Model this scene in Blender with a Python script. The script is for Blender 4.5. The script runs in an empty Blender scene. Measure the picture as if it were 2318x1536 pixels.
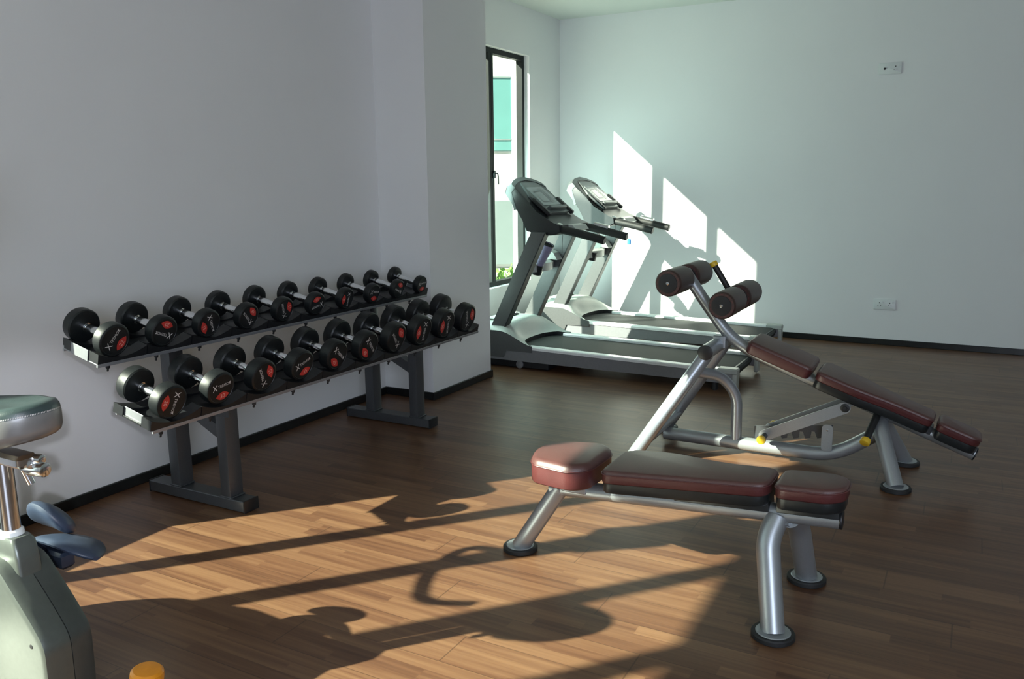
import bpy, math, random
from mathutils import Vector, Matrix
random.seed(7)
S = 1.09375                       # working units -> metres
C = bpy.context.scene.collection
PI = math.pi
V = Vector

# ------------------------------------------------------------------ materials
def new_mat(name):
    m = bpy.data.materials.new(name); m.use_nodes = True
    nt = m.node_tree; b = nt.nodes['Principled BSDF']
    return m, nt, b

def mat(name, col, rough=.5, metal=0.0, spec=.5, coat=0.0, noise=0.0, nscale=40.0, bump=0.0, bscale=300.0, emit=None):
    m, nt, b = new_mat(name)
    b.inputs['Base Color'].default_value = (*col, 1)
    b.inputs['Roughness'].default_value = rough
    b.inputs['Metallic'].default_value = metal
    b.inputs['Specular IOR Level'].default_value = spec
    b.inputs['Coat Weight'].default_value = coat
    b.inputs['Coat Roughness'].default_value = .12
    tc = nt.nodes.new('ShaderNodeTexCoord')
    if noise > 0:
        n = nt.nodes.new('ShaderNodeTexNoise'); n.inputs['Scale'].default_value = nscale; n.inputs['Detail'].default_value = 4
        nt.links.new(tc.outputs['Object'], n.inputs['Vector'])
        r = nt.nodes.new('ShaderNodeValToRGB')
        r.color_ramp.elements[0].position = .3; r.color_ramp.elements[1].position = .7
        r.color_ramp.elements[0].color = (*[c*(1-noise) for c in col], 1)
        r.color_ramp.elements[1].color = (*[min(1, c*(1+noise)) for c in col], 1)
        nt.links.new(n.outputs['Fac'], r.inputs['Fac']); nt.links.new(r.outputs['Color'], b.inputs['Base Color'])
    if bump > 0:
        n2 = nt.nodes.new('ShaderNodeTexNoise'); n2.inputs['Scale'].default_value = bscale; n2.inputs['Detail'].default_value = 3
        nt.links.new(tc.outputs['Object'], n2.inputs['Vector'])
        bp = nt.nodes.new('ShaderNodeBump'); bp.inputs['Strength'].default_value = bump; bp.inputs['Distance'].default_value = .002
        nt.links.new(n2.outputs['Fac'], bp.inputs['Height']); nt.links.new(bp.outputs['Normal'], b.inputs['Normal'])
    if emit:
        b.inputs['Emission Color'].default_value = (*col, 1); b.inputs['Emission Strength'].default_value = emit
    return m

M = {}
M['wall'] = mat('wall_paint', (.78, .79, .79), .55, spec=.3, noise=.012, nscale=1.5, bump=.08, bscale=180)
M['ceil'] = mat('ceiling_paint', (.74, .78, .74), .7, spec=.2, noise=.01, nscale=2)
M['skirting'] = mat('skirting_gloss', (.012, .014, .014), .28, noise=.2, nscale=30)
M['frame'] = mat('window_frame_black', (.008, .012, .012), .55, spec=.25, noise=.15, nscale=20)
M['silver'] = mat('silver_paint', (.37, .40, .42), .36, metal=.6, noise=.05, nscale=300)
M['rackgrey'] = mat('rack_grey_paint', (.085, .092, .10), .32, metal=.5, noise=.06, nscale=250)
M['shelfsilver'] = mat('shelf_aluminium', (.30, .31, .33), .4, metal=.5, noise=.05, nscale=80)
M['black'] = mat('black_plastic', (.011, .012, .014), .42, noise=.15, nscale=60)
M['rubber'] = mat('dumbbell_rubber', (.007, .009, .010), .42, spec=.42, noise=.2, nscale=90, bump=.1, bscale=500)
M['rubmat'] = mat('matt_rubber', (.013, .014, .015), .6, noise=.2, nscale=90)
M['chrome'] = mat('chrome', (.78, .80, .82), .16, metal=1.0, noise=.02, nscale=60)
M['red'] = mat('badge_red', (.50, .035, .028), .45, noise=.06, nscale=60)
M['white'] = mat('print_white', (.62, .60, .58), .6, noise=.03, nscale=60)
M['pink'] = mat('print_pale', (.80, .42, .36), .6, noise=.03, nscale=60)
M['vinyl'] = mat('burgundy_vinyl', (.092, .024, .024), .38, spec=.6, noise=.1, nscale=14, bump=.25, bscale=420)
M['vinyltop'] = mat('burgundy_vinyl_sheen', (.092, .036, .032), .42, spec=.75, noise=.08, nscale=14, bump=.25, bscale=420)  # same burgundy vinyl, reflected sheen put into a greyer colour and more gloss
M['roller'] = mat('roller_vinyl', (.050, .026, .022), .42, spec=.5, noise=.1, nscale=20, bump=.2, bscale=420)
M['padbase'] = mat('pad_base_black', (.012, .015, .016), .38, noise=.1, nscale=40)
M['yellow'] = mat('yellow_cap', (.72, .47, .03), .35, noise=.06, nscale=60)
M['orange'] = mat('orange_cap', (.75, .27, .01), .38, noise=.06, nscale=60)
M['grip'] = mat('grip_foam', (.012, .013, .013), .55, noise=.2, nscale=80)
M['tmbody'] = mat('treadmill_silver', (.24, .245, .26), .42, metal=.25, noise=.04, nscale=60)
M['tmdark'] = mat('treadmill_upright_grey', (.105, .108, .11), .42, metal=.25, noise=.05, nscale=60)
M['tmhood'] = mat('treadmill_hood_grey', (.42, .45, .42), .36, spec=.5, noise=.03, nscale=50)
M['tmrail'] = mat('treadmill_rail_pale', (.86, .89, .88), .25, coat=.6, noise=.03, nscale=50)
M['belt'] = mat('running_belt', (.011, .014, .014), .6, noise=.15, nscale=120, bump=.2, bscale=600)
M['cons'] = mat('console_dark', (.018, .020, .022), .36, noise=.1, nscale=40)
M['consgrey'] = mat('console_grey', (.12, .135, .135), .36, metal=.3, noise=.06, nscale=40)
M['screen'] = mat('console_screen', (.20, .23, .23), .12, spec=.7, noise=.05, nscale=20)
M['blue'] = mat('safety_tag_blue', (.03, .16, .50), .4, noise=.05, nscale=40)
M['lav'] = mat('lavender_plastic', (.30, .29, .42), .4, noise=.05, nscale=40)
M['socket'] = mat('socket_white', (.70, .73, .73), .35, noise=.01, nscale=40)
M['bikeshell'] = mat('bike_shell_silver', (.12, .135, .122), .34, metal=.45, noise=.04, nscale=60)
M['bikedark'] = mat('bike_shell_dark', (.085, .095, .09), .36, metal=.4, noise=.05, nscale=60)
M['saddle'] = mat('saddle_leather', (.035, .055, .055), .33, spec=.6, noise=.12, nscale=30, bump=.2, bscale=420)
M['saddleband'] = mat('saddle_band', (.22, .22, .215), .34, metal=.35, noise=.05, nscale=30)
M['pedal'] = mat('pedal_plastic', (.035, .050, .085), .42, noise=.08, nscale=30)
M['facade'] = mat('facade_white', (.80, .83, .82), .8, noise=.02, nscale=3)
M['facadegrey'] = mat('facade_grey', (.33, .42, .42), .8, noise=.03, nscale=3)
M['teal'] = mat('teal_glass', (.21, .52, .50), .3, spec=.5, noise=.05, nscale=2)
M['paving'] = mat('paving', (.42, .42, .40), .8, noise=.12, nscale=4)
M['kerb'] = mat('kerb', (.30, .30, .29), .8, noise=.12, nscale=8)
M['leaf'] = mat('leaf_green', (.14, .30, .05), .5, noise=.45, nscale=9)

# floor: three-strip wooden boards running along X
def floor_mat():
    m, nt, b = new_mat('wood_strip_floor')
    N = nt.nodes.new; L = nt.links.new
    tc = N('ShaderNodeTexCoord'); sp = N('ShaderNodeSeparateXYZ'); L(tc.outputs['Object'], sp.inputs[0])
    def math_(op, a, bb=None, c=None):
        n = N('ShaderNodeMath'); n.operation = op
        for i, v in enumerate((a, bb, c)):
            if v is None: continue
            if isinstance(v, (int, float)): n.inputs[i].default_value = v
            else: L(v, n.inputs[i])
        return n.outputs[0]
    W = .052
    row = math_('FLOOR', math_('DIVIDE', sp.outputs['Y'], W))
    w1 = N('ShaderNodeTexWhiteNoise'); w1.noise_dimensions = '1D'; L(row, w1.inputs['W'])
    xs = math_('ADD', sp.outputs['X'], math_('MULTIPLY', w1.outputs['Value'], 3.1))
    col = math_('FLOOR', math_('DIVIDE', xs, .60))
    cb = N('ShaderNodeCombineXYZ'); L(col, cb.inputs[0]); L(row, cb.inputs[1])
    w2 = N('ShaderNodeTexWhiteNoise'); w2.noise_dimensions = '2D'; L(cb.outputs[0], w2.inputs['Vector'])
    # grain
    gx = math_('ADD', math_('MULTIPLY', sp.outputs['X'], 1.6), math_('MULTIPLY', w2.outputs['Value'], 37.0))
    g = N('ShaderNodeCombineXYZ'); L(gx, g.inputs[0]); L(math_('MULTIPLY', sp.outputs['Y'], 46.0), g.inputs[1])
    n1 = N('ShaderNodeTexNoise'); n1.inputs['Scale'].default_value = 1.0; n1.inputs['Detail'].default_value = 5; n1.inputs['Roughness'].default_value = .6
    L(g.outputs[0], n1.inputs['Vector'])
    t = math_('ADD', math_('MULTIPLY', w2.outputs['Value'], .34), math_('MULTIPLY', n1.outputs['Fac'], 1.0))
    rp = N('ShaderNodeValToRGB'); e = rp.color_ramp.elements
    e[0].position = .25; e[0].color = (.060, .026, .015, 1)
    e[1].position = .98; e[1].color = (.205, .111, .057, 1)
    k = rp.color_ramp.elements.new(.60); k.color = (.126, .060, .031, 1)
    L(t, rp.inputs['Fac'])
    # seams between boards
    fr = math_('FRACT', math_('DIVIDE', sp.outputs['Y'], W*3))
    s1 = math_('LESS_THAN', fr, .018)
    bcol = math_('FRACT', math_('DIVIDE', math_('ADD', sp.outputs['X'], math_('MULTIPLY', math_('FLOOR', math_('DIVIDE', sp.outputs['Y'], W*3)), .733)), 1.25))
    s2 = math_('LESS_THAN', bcol, .0035)
    fr2 = math_('LESS_THAN', math_('FRACT', math_('DIVIDE', sp.outputs['Y'], W)), .03)
    seam = math_('MAXIMUM', math_('MULTIPLY', math_('MAXIMUM', s1, s2), .55), math_('MULTIPLY', fr2, .10))
    mx = N('ShaderNodeMix'); mx.data_type = 'RGBA'
    L(seam, mx.inputs['Factor']); L(rp.outputs['Color'], mx.inputs['A']); mx.inputs['B'].default_value = (.03, .016, .01, 1)
    L(mx.outputs['Result'], b.inputs['Base Color'])
    n2 = N('ShaderNodeTexNoise'); n2.inputs['Scale'].default_value = 2.2; n2.inputs['Detail'].default_value = 3
    L(tc.outputs['Object'], n2.inputs['Vector'])
    L(math_('ADD', math_('MULTIPLY', n2.outputs['Fac'], .14), .30), b.inputs['Roughness'])
    b.inputs['Specular IOR Level'].default_value = .5
    bp = N('ShaderNodeBump'); bp.inputs['Strength'].default_value = .06; bp.inputs['Distance'].default_value = .001
    L(n1.outputs['Fac'], bp.inputs['Height']); L(bp.outputs['Normal'], b.inputs['Normal'])
    return m
M['floor'] = floor_mat()

def glass_mat():
    m = bpy.data.materials.new('window_glass'); m.use_nodes = True
    nt = m.node_tree; nt.nodes.clear()
    o = nt.nodes.new('ShaderNodeOutputMaterial'); t = nt.nodes.new('ShaderNodeBsdfTransparent')
    g = nt.nodes.new('ShaderNodeBsdfGlossy'); mx = nt.nodes.new('ShaderNodeMixShader')
    t.inputs['Color'].default_value = (.90, .97, .95, 1); g.inputs['Roughness'].default_value = .02
    mx.inputs[0].default_value = .04; nt.links.new(t.outputs[0], mx.inputs[1]); nt.links.new(g.outputs[0], mx.inputs[2])
    nt.links.new(mx.outputs[0], o.inputs['Surface'])
    return m
M['glass'] = glass_mat()

# ------------------------------------------------------------------ mesh builder
class MB:
    def __init__(s): s.v = []; s.f = []
    def add(s, vs, fs):
        o = len(s.v); s.v += [V(p) for p in vs]; s.f += [tuple(i+o for i in f) for f in fs]; return s
    def box(s, a, b, bev=0.0):
        if bev > 0:
            c = (V(a)+V(b))/2; h = (V(b)-V(a))/2
            return s.obox(c, (V((1,0,0)), V((0,1,0)), V((0,0,1))), h, bev)
        x0, y0, z0 = a; x1, y1, z1 = b
        return s.add([(x0,y0,z0),(x1,y0,z0),(x1,y1,z0),(x0,y1,z0),(x0,y0,z1),(x1,y0,z1),(x1,y1,z1),(x0,y1,z1)],
                     [(0,3,2,1),(4,5,6,7),(0,1,5,4),(1,2,6,5),(2,3,7,6),(3,0,4,7)])
    def obox(s, c, ax, h, bev=0.0):
        c = V(c); A, B, D = ax
        def rr(ha, hb, r):
            pts = []
            for cx, cy, a0 in ((ha-r, hb-r, 0), (-ha+r, hb-r, 90), (-ha+r, -hb+r, 180), (ha-r, -hb+r, 270)):
                for k in range(3):
                    t = math.radians(a0+45*k); pts.append((cx+r*math.cos(t), cy+r*math.sin(t)))
            return pts
        r = min(max(bev, 1e-5), h[0]*.98, h[1]*.98, h[2]*.98)
        lays = []
        for z, ins in ((-h[2], r), (-h[2]+r, 0), (h[2]-r, 0), (h[2], r)):
            lays.append([c+A*x+B*y+D*z for x, y in rr(h[0]-ins, h[1]-ins, max(r-ins, 1e-5))])
        return s.loft(lays)
    def loft(s, lays, caps=True, closed=True):
        n = len(lays[0]); o = len(s.v)
        for l in lays: s.v += [V(p) for p in l]
        for i in range(len(lays)-1):
            for j in range(n if closed else n-1):
                k = (j+1) % n
                s.f.append((o+i*n+j, o+i*n+k, o+(i+1)*n+k, o+(i+1)*n+j))
        if caps:
            s.f.append(tuple(o+j for j in range(n-1, -1, -1)))
            s.f.append(tuple(o+(len(lays)-1)*n+j for j in range(n)))
        return s
    def lathe(s, p0, ax, prof, n=32):
        """prof: list of (distance along axis, radius)"""
        p0 = V(p0); a = V(ax).normalized()
        u = a.orthogonal().normalized(); w = a.cross(u)
        return s.loft([[p0+a*d+(u*math.cos(2*PI*j/n)+w*math.sin(2*PI*j/n))*max(r, 1e-5) for j in range(n)] for d, r in prof])
    def cyl(s, p0, p1, r, r1=None, n=24, bev=0.0):
        p0 = V(p0); p1 = V(p1); L = (p1-p0).length; r1 = r if r1 is None else r1
        if bev: prof = [(0, r-bev), (bev*.3, r-bev*.3), (bev, r), (L-bev, r1), (L-bev*.3, r1-bev*.3), (L, r1-bev)]
        else: prof = [(0, r), (L, r1)]
        return s.lathe(p0, p1-p0, prof, n)
    def tube(s, pts, r, n=20, fil=0.05, seg=7):
        """round tube along a polyline whose corners are rounded"""
        P = [V(p) for p in pts]; path = [P[0]]
        for i in range(1, len(P)-1):
            a = P[i-1]-P[i]; b = P[i+1]-P[i]; d = min(fil, a.length*.48, b.length*.48)
            q0 = P[i]+a.normalized()*d; q2 = P[i]+b.normalized()*d
            for k in range(seg+1):
                t = k/seg; path.append(q0*(1-t)**2+P[i]*2*t*(1-t)+q2*t*t)
        path.append(P[-1])
        pa = [path[0]]
        for p in path[1:]:
            if (p-pa[-1]).length > 1e-5: pa.append(p)
        t0 = (pa[1]-pa[0]).normalized(); u = t0.orthogonal().normalized(); lays = []
        for i, p in enumerate(pa):
            t = (pa[min(i+1, len(pa)-1)]-pa[max(i-1, 0)]).normalized()
            u = (u-t*u.dot(t)).normalized(); w = t.cross(u)
            lays.append([p+(u*math.cos(2*PI*j/n)+w*math.sin(2*PI*j/n))*r for j in range(n)])
        return s.loft(lays)
    def prism(s, poly, fn, h0, h1):
        """poly of 2D points lifted by fn(a, b, h)"""
        return s.loft([[fn(a, b, h0) for a, b in poly], [fn(a, b, h1) for a, b in poly]])
    def build(s, name, m, parent=None, sharp=35, origin=None):
        me = bpy.data.meshes.new(name)
        o0 = V((0, 0, 0))
        if parent is not None: o0 = V(parent.get('_o', (0, 0, 0)))
        if origin is not None: o0 = V(origin)
        me.from_pydata([tuple((p-o0)*S) for p in s.v], [], s.f)
        import bmesh
        bm = bmesh.new(); bm.from_mesh(me); bmesh.ops.recalc_face_normals(bm, faces=bm.faces); bm.to_mesh(me); bm.free()
        me.polygons.foreach_set('use_smooth', [True]*len(me.polygons))
        me.set_sharp_from_angle(angle=math.radians(sharp))
        me.materials.append(m)
        o = bpy.data.objects.new(name, me); C.objects.link(o)
        if parent is not None:
            o.parent = parent; o['_o'] = tuple(o0)
        else:
            o.location = o0*S
        return o

def thing(name, loc, label, cat, group=None):
    o = bpy.data.objects.new(name, None); C.objects.link(o); o.empty_display_size = .1
    o.location = V(loc)*S; o['_o'] = tuple(loc); o['label'] = label; o['category'] = cat
    if group: o['group'] = group
    return o
def tag(o, label, cat, group=None):
    o['label'] = label; o['category'] = cat
    if group: o['group'] = group
    return o
def struct(name, mb, m, parent=None):
    o = mb.build(name, m, parent)
    if parent is None: o['kind'] = 'structure'
    return o
def copy_tree(o, delta, parent=None):
    c = o.copy(); C.objects.link(c)
    if parent is None: c.location = o.location + V(delta)*S
    else: c.parent = parent; c.matrix_parent_inverse = o.matrix_parent_inverse.copy()
    for ch in [x for x in C.objects if x.parent == o]: copy_tree(ch, delta, c)
    return c

# ------------------------------------------------------------------ setting
XL, XW, YB, ZC = -3.11, -3.33, 6.98, 2.67        # left wall, window wall, back wall, ceiling
TH = .17                                          # wall thickness
XR, YF = 3.2, -3.4
fl = MB().box((XL-.02, YF, -.12), (XR, YB, 0)); fl.box((XW-.02, 4.03, -.12), (XL-.02, YB, 0)); struct('floor', fl, M['floor'])
struct('ceiling', MB().box((XW-.2, YF-.2, ZC), (XR+.2, YB+.2, ZC+.12)), M['ceil'])
struct('wall_back', MB().box((XW-.2, YB, -.12), (XR+.2, YB+.16, ZC)), M['wall'])
struct('wall_right', MB().box((XR, YF, -.12), (XR+.16, YB, ZC)), M['wall'])
struct('wall_front', MB().box((XL-.17, YF-.16, -.12), (XR+.16, YF, ZC)), M['wall'])
SILL, HEAD = .445, 2.30
def wall_with_opening(name, x, y0, y1, a, b):
    w = MB()
    w.box((x-TH, y0, -.12), (x, a, ZC)); w.box((x-TH, b, -.12), (x, y1, ZC))
    w.box((x-TH, a, -.12), (x, b, SILL)); w.box((x-TH, a, HEAD), (x, b, ZC))
    return struct(name, w, M['wall'])
wall_with_opening('wall_left', XL, YF, 4.03, -2.03, 1.42)
wall_with_opening('wall_window', XW, 4.5, YB, 4.77, 6.39)
struct('wall_pillar', MB().box((XW-TH, 4.02, -.12), (-2.755, 4.70, ZC)), M['wall'])
BH, BT = .047, .012
def skirting(name, boxes):
    b = MB()
    for a, c in boxes: b.box(a, c, .003)
    struct(name, b, M['skirting'])
skirting('baseboard_left', [((XL, YF, 0), (XL+BT, 4.02, BH))])
skirting('baseboard_pillar', [((XL+BT, 4.02-BT, 0), (-2.755, 4.02, BH)), ((-2.755, 4.02-BT, 0), (-2.755+BT, 4.70+BT, BH)), ((XW, 4.70, 0), (-2.755, 4.70+BT, BH))])
skirting('baseboard_window', [((XW, 4.70+BT, 0), (XW+BT, YB, BH))])
skirting('baseboard_back', [((XW+BT, YB-BT, 0), (XR, YB, BH))])

def window(name, x, ys, handle_at):
    root = bpy.data.objects.new(name, None); C.objects.link(root); root['kind'] = 'structure'
    root.location = V((x-.05, ys[0], SILL))*S; root['_o'] = (x-.05, ys[0], SILL)
    x0, x1 = x-.105, x-.05
    f = MB(); t = .038
    f.box((x0, ys[0], SILL), (x1, ys[-1], SILL+t)); f.box((x0, ys[0], HEAD-t), (x1, ys[-1], HEAD))
    for i, y in enumerate(ys):
        if i == 0: f.box((x0, y, SILL+t), (x1, y+t, HEAD-t))
        elif i == len(ys)-1: f.box((x0, y-t, SILL+t), (x1, y, HEAD-t))
        else: f.box((x0, y-.034, SILL+t), (x1, y-.003, HEAD-t)); f.box((x0, y+.003, SILL+t), (x1, y+.034, HEAD-t)); f.box((x0+.012, y-.004, SILL+t), (x1-.008, y+.004, HEAD-t))
    f.build('window_frame', M['frame'], root)
    for a, b in zip(ys[:-1], ys[1:]):
        p = MB().box((x-.082, a+.03, SILL+.03), (x-.078, b-.03, HEAD-.03)); p.build('pane', M['glass'], root)
    for y in handle_at:
        h = MB().box((x1, y-.006, 1.31), (x1+.014, y+.010, 1.37), .002)
        h.tube([(x1+.012, y, 1.345), (x1+.026, y+.012, 1.35), (x1+.026, y+.028, 1.33), (x1+.026, y+.03, 1.26)], .005, 10, .012)
        h.build('window_handle', M['frame'], root)
    return root
window('window_1', XW, [4.77, 5.29, 5.84, 6.39], [5.86])
window('window_2', XL, [-2.03, -1.45, -.87, -.285, .29, .835, 1.42], [.855])

# ------------------------------------------------------------------ outdoors
g = MB().box((-40, -20, -.4), (XW-.2, 45, -.25)); struct('ground', g, M['paving'])
bo = V((-7.6, 13.0, 0)); bx = V((.80, .60, 0)); bn = V((.60, -.80, 0))    # neighbouring house: along, outward
def bpt(a, z, d): return bo+bx*a+bn*d+V((0, 0, z))
bld = thing('neighbouring_house', tuple(bo-V((0,0,.25))), 'white rendered neighbouring house with turquoise window, seen through the window', 'house')
def bbox(mb, a0, a1, z0, z1, d0, d1):
    return mb.obox(bpt((a0+a1)/2, (z0+z1)/2, (d0+d1)/2), (bx, V((0,0,1)), bn), ((a1-a0)/2, (z1-z0)/2, abs(d1-d0)/2), .004)
bbox(MB(), -6, 6, -.25, 6.5, -3, 0).build('wall', M['facade'], bld)
bbox(MB(), -.62, .42, 1.82, 3.05, -.02, .02).build('teal_window', M['teal'], bld)
fm = MB(); bbox(fm, -.66, .46, 3.05, 3.075, 0, .03); bbox(fm, -.66, .46, 1.80, 1.82, 0, .015); bbox(fm, -.62, .42, 2.0, 2.02, 0, .03); bbox(fm, .41, .43, 1.75, 3.2, 0, .03)
fm.build('window_trim', M['facadegrey'], bld)
bbox(MB(), -1.5, .46, -.18, .95, .0, .05).build('plinth_panel', M['facadegrey'], bld)
k = MB(); k.obox(bo+bn*2.2+V((0,0,-.2)), (bx, bn, V((0,0,1))), (6, .08, .07), .01); k.obox(bo+bn*1.7+V((0,0,-.22)), (bx, bn, V((0,0,1))), (6, .05, .05), .01)
tag(k.build('garden_kerb', M['kerb'], origin=tuple(bo+bn*2-V((0,0,.25)))), 'grey garden kerb in front of the neighbouring house', 'kerb')
def shrub(loc, r, h, n, label):
    mb = MB(); c = V(loc)
    for _ in range(n):
        th = random.uniform(0, 2*PI); q = random.random()**.5*r; z = random.uniform(0, h)*(1-.5*(q/r)**2)
        p = c+V((q*math.cos(th), q*math.sin(th), z)); d = V((random.uniform(-1, 1), random.uniform(-1, 1), random.uniform(.1, 1))).normalized()
        s_ = d.orthogonal().normalized(); l = random.uniform(.07, .14); w = l*.28
        mb.add([p, p+d*l*.5+s_*w, p+d*l, p+d*l*.5-s_*w], [(0, 1, 2, 3)])
    for _ in range(7):
        th = random.uniform(0, 2*PI); mb.tube([c+V((0, 0, 0)), c+V((.6*r*math.cos(th), .6*r*math.sin(th), h*.8))], .006, 6)
    return tag(mb.build('shrub', M['leaf'], origin=loc), label, 'shrub', 'garden shrubs outside the window')
shrub((-5.05, 9.3, -.25), .42, .48, 420, 'light green shrub in the garden, right of the window mullion')
shrub((-6.05, 9.0, -.25), .40, .65, 420, 'light green shrub in the garden, behind the window mullion on the left')
shrub((-4.4, 8.3, -.25), .33, .40, 300, 'low light green shrub in the garden, nearest to the window')

# ------------------------------------------------------------------ sockets
def rr2(w, h, r, n=4):
    pts = []
    for cx, cy, a0 in ((w-r, h-r, 0), (-w+r, h-r, 90), (-w+r, -h+r, 180), (w-r, -h+r, 270)):
        for k_ in range(n+1):
            t = math.radians(a0+90*k_/n); pts.append((cx+r*math.cos(t), cy+r*math.sin(t)))
    return pts
def socket(cx, cz, label, left_kind):
    t = thing('wall_socket', (cx, YB, cz), label, 'socket', )
    pl = MB(); w, h = .079, .042
    pl.loft([[(cx+x, YB, cz+z) for x, z in rr2(w, h, .006)], [(cx+x, YB-.007, cz+z) for x, z in rr2(w, h, .006)], [(cx+x, YB-.010, cz+z) for x, z in rr2(w-.004, h-.004, .005)]])
    pl.build('face_plate', M['socket'], t)
    y = YB-.0102
    for sgn in (-1, 1):
        x = cx+sgn*.037
        if sgn < 0 and left_kind == 'aerial':
            MB().lathe((x, y, cz), (0, -1, 0), [(0, .008), (.005, .008), (.0052, .004), (.001, .0035)], 16).build('aerial_port', M['black'], t)
            continue
        hol = MB()
        hol.box((x-.003, y-.0006, cz+.008), (x+.003, y, cz+.017)); hol.box((x-.013, y-.0006, cz-.010), (x-.006, y, cz-.006)); hol.box((x+.006, y-.0006, cz-.010), (x+.013, y, cz-.006))
        hol.build('pin_holes', M['black'], t)
        MB().box((x+.018, y-.004, cz+.010), (x+.027, y, cz+.026), .001).build('switch', M['socket'], t)
socket(-.555, .317, 'white double plug socket low on back wall, above the black skirting', 'plug')
socket(-.632, 2.07, 'white plate with aerial port and plug socket high on back wall', 'aerial')

# ------------------------------------------------------------------ dumbbell rack
T14 = math.radians(14)
AX = V((math.cos(T14), 0, -math.sin(T14))); AU = V((0, 1, 0)); AV = AX.cross(AU); 
if AV.z < 0: AV = -AV
rack = thing('dumbbell_rack', (-2.7, 2.85, 0), 'two-tier grey dumbbell rack with black saddles along the left wall', 'rack')
Z3 = (V((1, 0, 0)), V((0, 1, 0)), V((0, 0, 1)))
def frame_end(y):
    MB().box((-2.985, y, .006), (-2.435, y+.075, .052), .003).build('foot', M['rackgrey'], rack)
    for xc in (-2.4335, -2.9865): MB().box((xc-.003, y-.001, .004), (xc+.003, y+.076, .054), .001).build('foot_cap', M['black'], rack)
    MB().box((-2.853, y+.004, .052), (-2.797, y+.072, .655), .003).build('post', M['rackgrey'], rack)
    MB().box((-2.560, y+.004, .052), (-2.508, y+.072, .42), .003).build('post', M['rackgrey'], rack)
    br = MB(); br.prism([(-2.797, .46), (-2.797, .405), (-2.56, .29), (-2.56, .345)], lambda a, b, h: V((a, h, b)), y+.014, y+.062); br.build('brace', M['rackgrey'], rack)
    pl = MB(); pl.box((-2.588, y+.001, .39), (-2.48, y+.006, .455), .001); pl.build('shelf_bracket', M['rackgrey'], rack)
    cp = MB()
    for x in (-2.853, -2.560):
        cp.box((x-.004, y, .052), (x+.06, y+.076, .058), .002)
    cp.build('weld_collar', M['rackgrey'], rack)
frame_end(2.21); frame_end(3.50)
def shelf(cx, cz, y0, y1, pitch, first):
    """cx, cz: middle of the base plate"""
    P = lambda a, n, y: V((cx, y, cz))+AX*a+AV*n
    def strip(a0, a1, n0, n1, ya=y0, yb=y1, bev=.0015):
        return MB().obox((P((a0+a1)/2, (n0+n1)/2, (ya+yb)/2)), (AX, V((0, 1, 0)), AV), ((a1-a0)/2, (yb-ya)/2, (n1-n0)/2), bev)
    pan = strip(-.092, .092, 0, .006)
    sh = pan.build('shelf_tray', M['shelfsilver'], rack)
    lip = MB(); lip.obox(P(.094, -.001, (y0+y1)/2), (AX, V((0, 1, 0)), AV), (.004, (y1-y0)/2, .0065), .001)
    lip.obox(P(-.094, .004, (y0+y1)/2), (AX, V((0, 1, 0)), AV), (.004, (y1-y0)/2, .012), .001)
    lip.build('tray_lip', M['shelfsilver'], sh)
    for ya, yb in ((y0-.004, y0), (y1, y1+.004)):
        strip(-.048, .046, .002, .044, ya, yb, .001).build('end_plate', M['shelfsilver'], sh)
    for k_ in range(10):
        yc = first+k_*pitch; h = pitch/2-.002
        for a0, a1, s_ in ((.048, .0975, 1), (-.0975, -.048, -1)):
            # saddle: a block whose top is scooped for the head
            mb = MB(); n = 12; lo = []; 
            for j in range(n+1):
                y = yc-h+2*h*j/n; t = (y-yc)/h
                lo.append((y, .018+.026*abs(t)**1.8))
            prof = [(yc-h, .006)]+lo+[(yc+h, .006)]
            mb.loft([[P(a0, z, y) for y, z in prof], [P(a1, z, y) for y, z in prof]])
            mb.build('saddle', M['black'], rack)
        mid = MB(); mid.obox(P(0, .009, yc), (AX, V((0, 1, 0)), AV), (.046, h, .004), .001); mid.build('liner', M['black'], rack)
        b = MB(); b.cyl(P(.094, -.028, yc-pitch*.28), P(.094, -.007, yc-pitch*.28), .0042, n=10); b.cyl(P(.094, -.016, yc-pitch*.28), P(.094, -.007, yc-pitch*.28), .0075, n=6)
        b.build('bolt', M['black'], rack)
shelf(-2.49, .478, 1.805, 3.955, .2155, 1.805+.095)
shelf(-2.752, .683, 1.805, 3.84, .2035, 1.805+.1)

# ------------------------------------------------------------------ text
_tc = {}
def text_geo(txt, size=1.0, shear=0.0):
    """flat glyph geometry centred on the origin, as (verts2d, faces)"""
    key = (txt, size, shear)
    if key in _tc: return _tc[key]
    cu = bpy.data.curves.new('glyphs', 'FONT'); cu.body = txt; cu.size = size; cu.shear = shear; cu.resolution_u = 3
    cu.align_x = 'CENTER'; cu.align_y = 'CENTER'
    ob = bpy.data.objects.new('glyphs', cu); C.objects.link(ob)
    dg = bpy.context.evaluated_depsgraph_get(); dg.update()
    me = bpy.data.meshes.new_from_object(ob.evaluated_get(dg))
    vs = [(v.co.x, v.co.y) for v in me.vertices]; fs = [tuple(p.vertices) for p in me.polygons]
    bpy.data.objects.remove(ob); bpy.data.meshes.remove(me); bpy.data.curves.remove(cu)
    if vs:
        mx = (max(a for a, b in vs)+min(a for a, b in vs))/2; my = (max(b for a, b in vs)+min(b for a, b in vs))/2
        vs = [(a-mx, b-my) for a, b in vs]
    _tc[key] = (vs, fs); return _tc[key]
def put_text(mb, txt, c, u, v, size, sx=1.0, thick=.0004, shear=0.0):
    vs, fs = text_geo(txt, 1.0, shear); n = V(u).cross(V(v)).normalized()
    P = [V(c)+V(u)*(a*size*sx)+V(v)*(b*size)+n*thick for a, b in vs]
    mb.add(P, fs); return mb

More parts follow.
